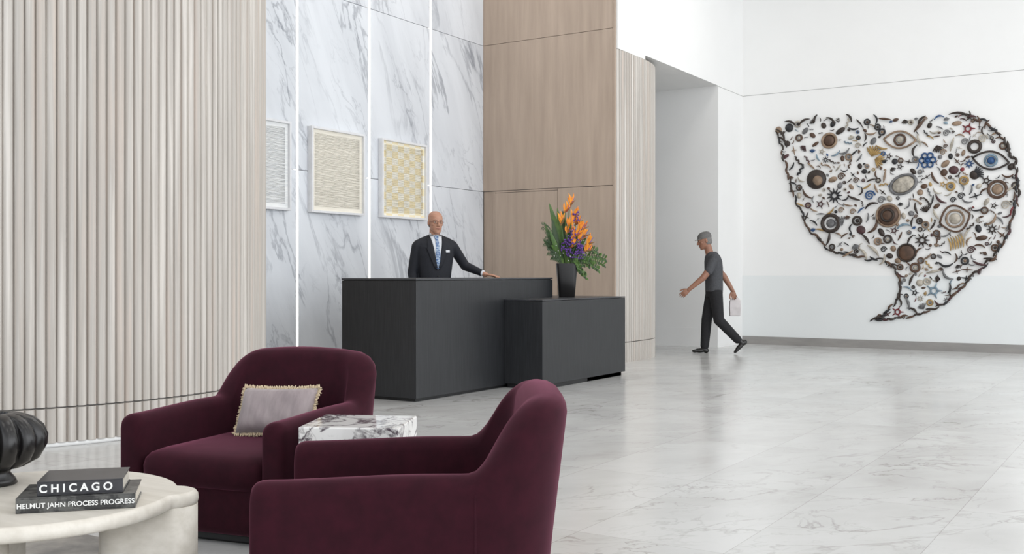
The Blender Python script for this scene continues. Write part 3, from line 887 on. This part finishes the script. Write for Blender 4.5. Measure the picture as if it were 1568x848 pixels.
for z,r in ((1.55,.068),(1.585,.065),(1.60,.0635),(1.60,.060),(1.55,.06)):
    rs.append([V((math.cos(2*math.pi*k/n)*r,.018+math.sin(2*math.pi*k/n)*r*1.02,z-(.02 if math.sin(2*math.pi*k/n)<-.6 else 0))) for k in range(n)])
rings(bm,rs,cap=False); 
finish(bm,'shirt_collar',m_shirt,pm,smooth=True)
bm=bmesh.new()
tube(bm,[(.500,-.060,1.170),(.525,-.086,1.160)],[.034,.033],14); tube(bm,[(-.235,-.045,.94),(-.235,-.055,.915)],[.038,.037],14)
finish(bm,'cuffs',m_shirt,pm,smooth=True)
bm=bmesh.new()
tube(bm,[(.50,-.06,1.168),(.545,-.105,1.148)],[.026,.026],12)
hand(bm,(.545,-.105,1.148),(.86,-.45,-.10),(0,0,1),-1,1.0,.16)
fuse(bm,'hand_left',.004,m_skin,pm,2)
bm=bmesh.new()
tube(bm,[(-.235,-.05,.95),(-.235,-.06,.90)],[.028,.026],12)
hand(bm,(-.235,-.062,.90),(0,-.1,-1),(-1,0,0),-1,1.0,.3)
fuse(bm,'hand_right',.004,m_skin,pm,2)
head(pm,(0,-.004,1.594),math.radians(6),math.radians(2),m_skin,glasses=True)

# --- walking man
wm=empty('walking_man',(-5.70,14.44,0),math.radians(-57.7))
def L(f,z,x): return V((x,-f,z))
bm=bmesh.new()
loftz(bm,[(1.02,0,.03,.155,.110),(.95,0,.03,.170,.122),(.88,0,.03,.172,.125),(.82,0,.03,.15,.11)])
limb(bm,[L(-.02,.88,-.085),L(.06,.49,-.09),L(.09,.11,-.09)],[.100,.078,.064])
limb(bm,[L(-.04,.88,.085),L(-.08,.49,.09),L(-.35,.21,.09)],[.100,.078,.062])
fuse(bm,'trousers',.011,m_jean,wm)
bm=bmesh.new()
shoe(bm,L(.10,.092,-.09),(0,-1,0)); shoe(bm,L(-.39,.185,.09),(0,-1,0),.75)
fuse(bm,'shoes',.008,m_shoe,wm)
bm=bmesh.new()
loftz(bm,[(.90,0,.03,.172,.125),(1.0,0,.03,.170,.125),(1.12,0,.028,.168,.125),(1.24,0,.024,.182,.130),(1.34,0,.018,.190,.125),(1.41,0,.01,.170,.108),(1.45,0,.004,.11,.085),(1.48,0,-.002,.066,.064)],28,2.2)
limb(bm,[L(0,1.385,.18),L(.085,1.20,.215)],[.068,.062])
limb(bm,[L(0,1.385,-.18),L(-.12,1.22,-.215)],[.068,.062])
fuse(bm,'tshirt',.009,m_tee,wm)
bm=bmesh.new()
limb(bm,[L(.06,1.24,.208),L(.17,1.10,.225),L(.36,.94,.20)],[.052,.046,.030])
hand(bm,L(.37,.93,.20),L(.75,-.62,-.05),(1,0,0.2),1,1.0,.3)
fuse(bm,'arm_left',.0045,m_skin2,wm,2)
bm=bmesh.new()
limb(bm,[L(-.09,1.26,-.21),L(-.22,1.12,-.23),L(-.34,.92,-.22)],[.052,.046,.030])
hand(bm,L(-.345,.91,-.22),L(-.25,-1,0),(-1,0,0),-1,1.0,.55)
fuse(bm,'arm_right',.0045,m_skin2,wm,2)
head(wm,(0,-.075,1.525),0,math.radians(14),m_skin2,cap=True)
bm=bmesh.new()
rs=[]
for z,w_,t in ((.54,.075,.03),(.66,.08,.04),(.76,.075,.03),(.80,.055,.02)):
    rs.append([L(-.38+a*w_,z+b*.004,-.22+b*t) for a,b in ((-1,-1),(1,-1),(1,1),(-1,1))])
rings(bm,rs,sm=False)
tube(bm,[L(-.41,.79,-.22),L(-.385,.83,-.22),L(-.36,.79,-.22)],.004,6)
finish(bm,'carried_bag',m_bag,wm)

# ================================================================== LIGHTS
w=bpy.data.worlds.new('World'); S.world=w; w.use_nodes=True
bg=w.node_tree.nodes['Background']; bg.inputs[0].default_value=(.84,.92,1,1); bg.inputs[1].default_value=.9
def area(name,loc,rot,sx,sy,p,c=(1,1,1)):
    l=bpy.data.lights.new(name,'AREA'); l.shape='RECTANGLE'; l.size=sx; l.size_y=sy; l.energy=p; l.color=c
    o=bpy.data.objects.new(name,l); o.location=loc; o.rotation_euler=rot; link(o)
area('window_daylight',(6.9,5.5,3.3),(0,math.radians(90),0),6,21,1010,(.975,.985,1))
area('entrance_daylight',(-.5,-5.9,3.3),(math.radians(90),0,0),14,6,285,(.99,.98,.99))
bm=bmesh.new()  # unseen ceiling panels and lamps, added for downlight on the floor
for x in (-4.5,-1,2.5):
    for y in (1,5,9,13.5):
        box(bm,x-.65,x+.65,y-.65,y+.65,CZ-.03,CZ-.001)
        area('added_ceiling_light',(x,y,CZ-.04),(0,0,0),1.2,1.2,(24 if y>12 else 20),(1,.96,.9))
finish(bm,'added_ceiling_panels',m_frame)
area('added_wall_light',(-7.3,9.6,CZ-.05),(0,math.radians(-12),0),.5,5,38,(1,.97,.93))  # unseen lamp added near the marble wall to brighten it

# ================================================================== CAMERA
cam=bpy.data.cameras.new('camera'); co=bpy.data.objects.new('camera',cam); link(co)
co.location=(0,0,1.15); co.rotation_euler=(math.pi/2,0,yaw)
cam.sensor_width=36
cam.lens=36*1604/1568
cam.shift_y=-4/1568
cam.clip_end=100
S.camera=co
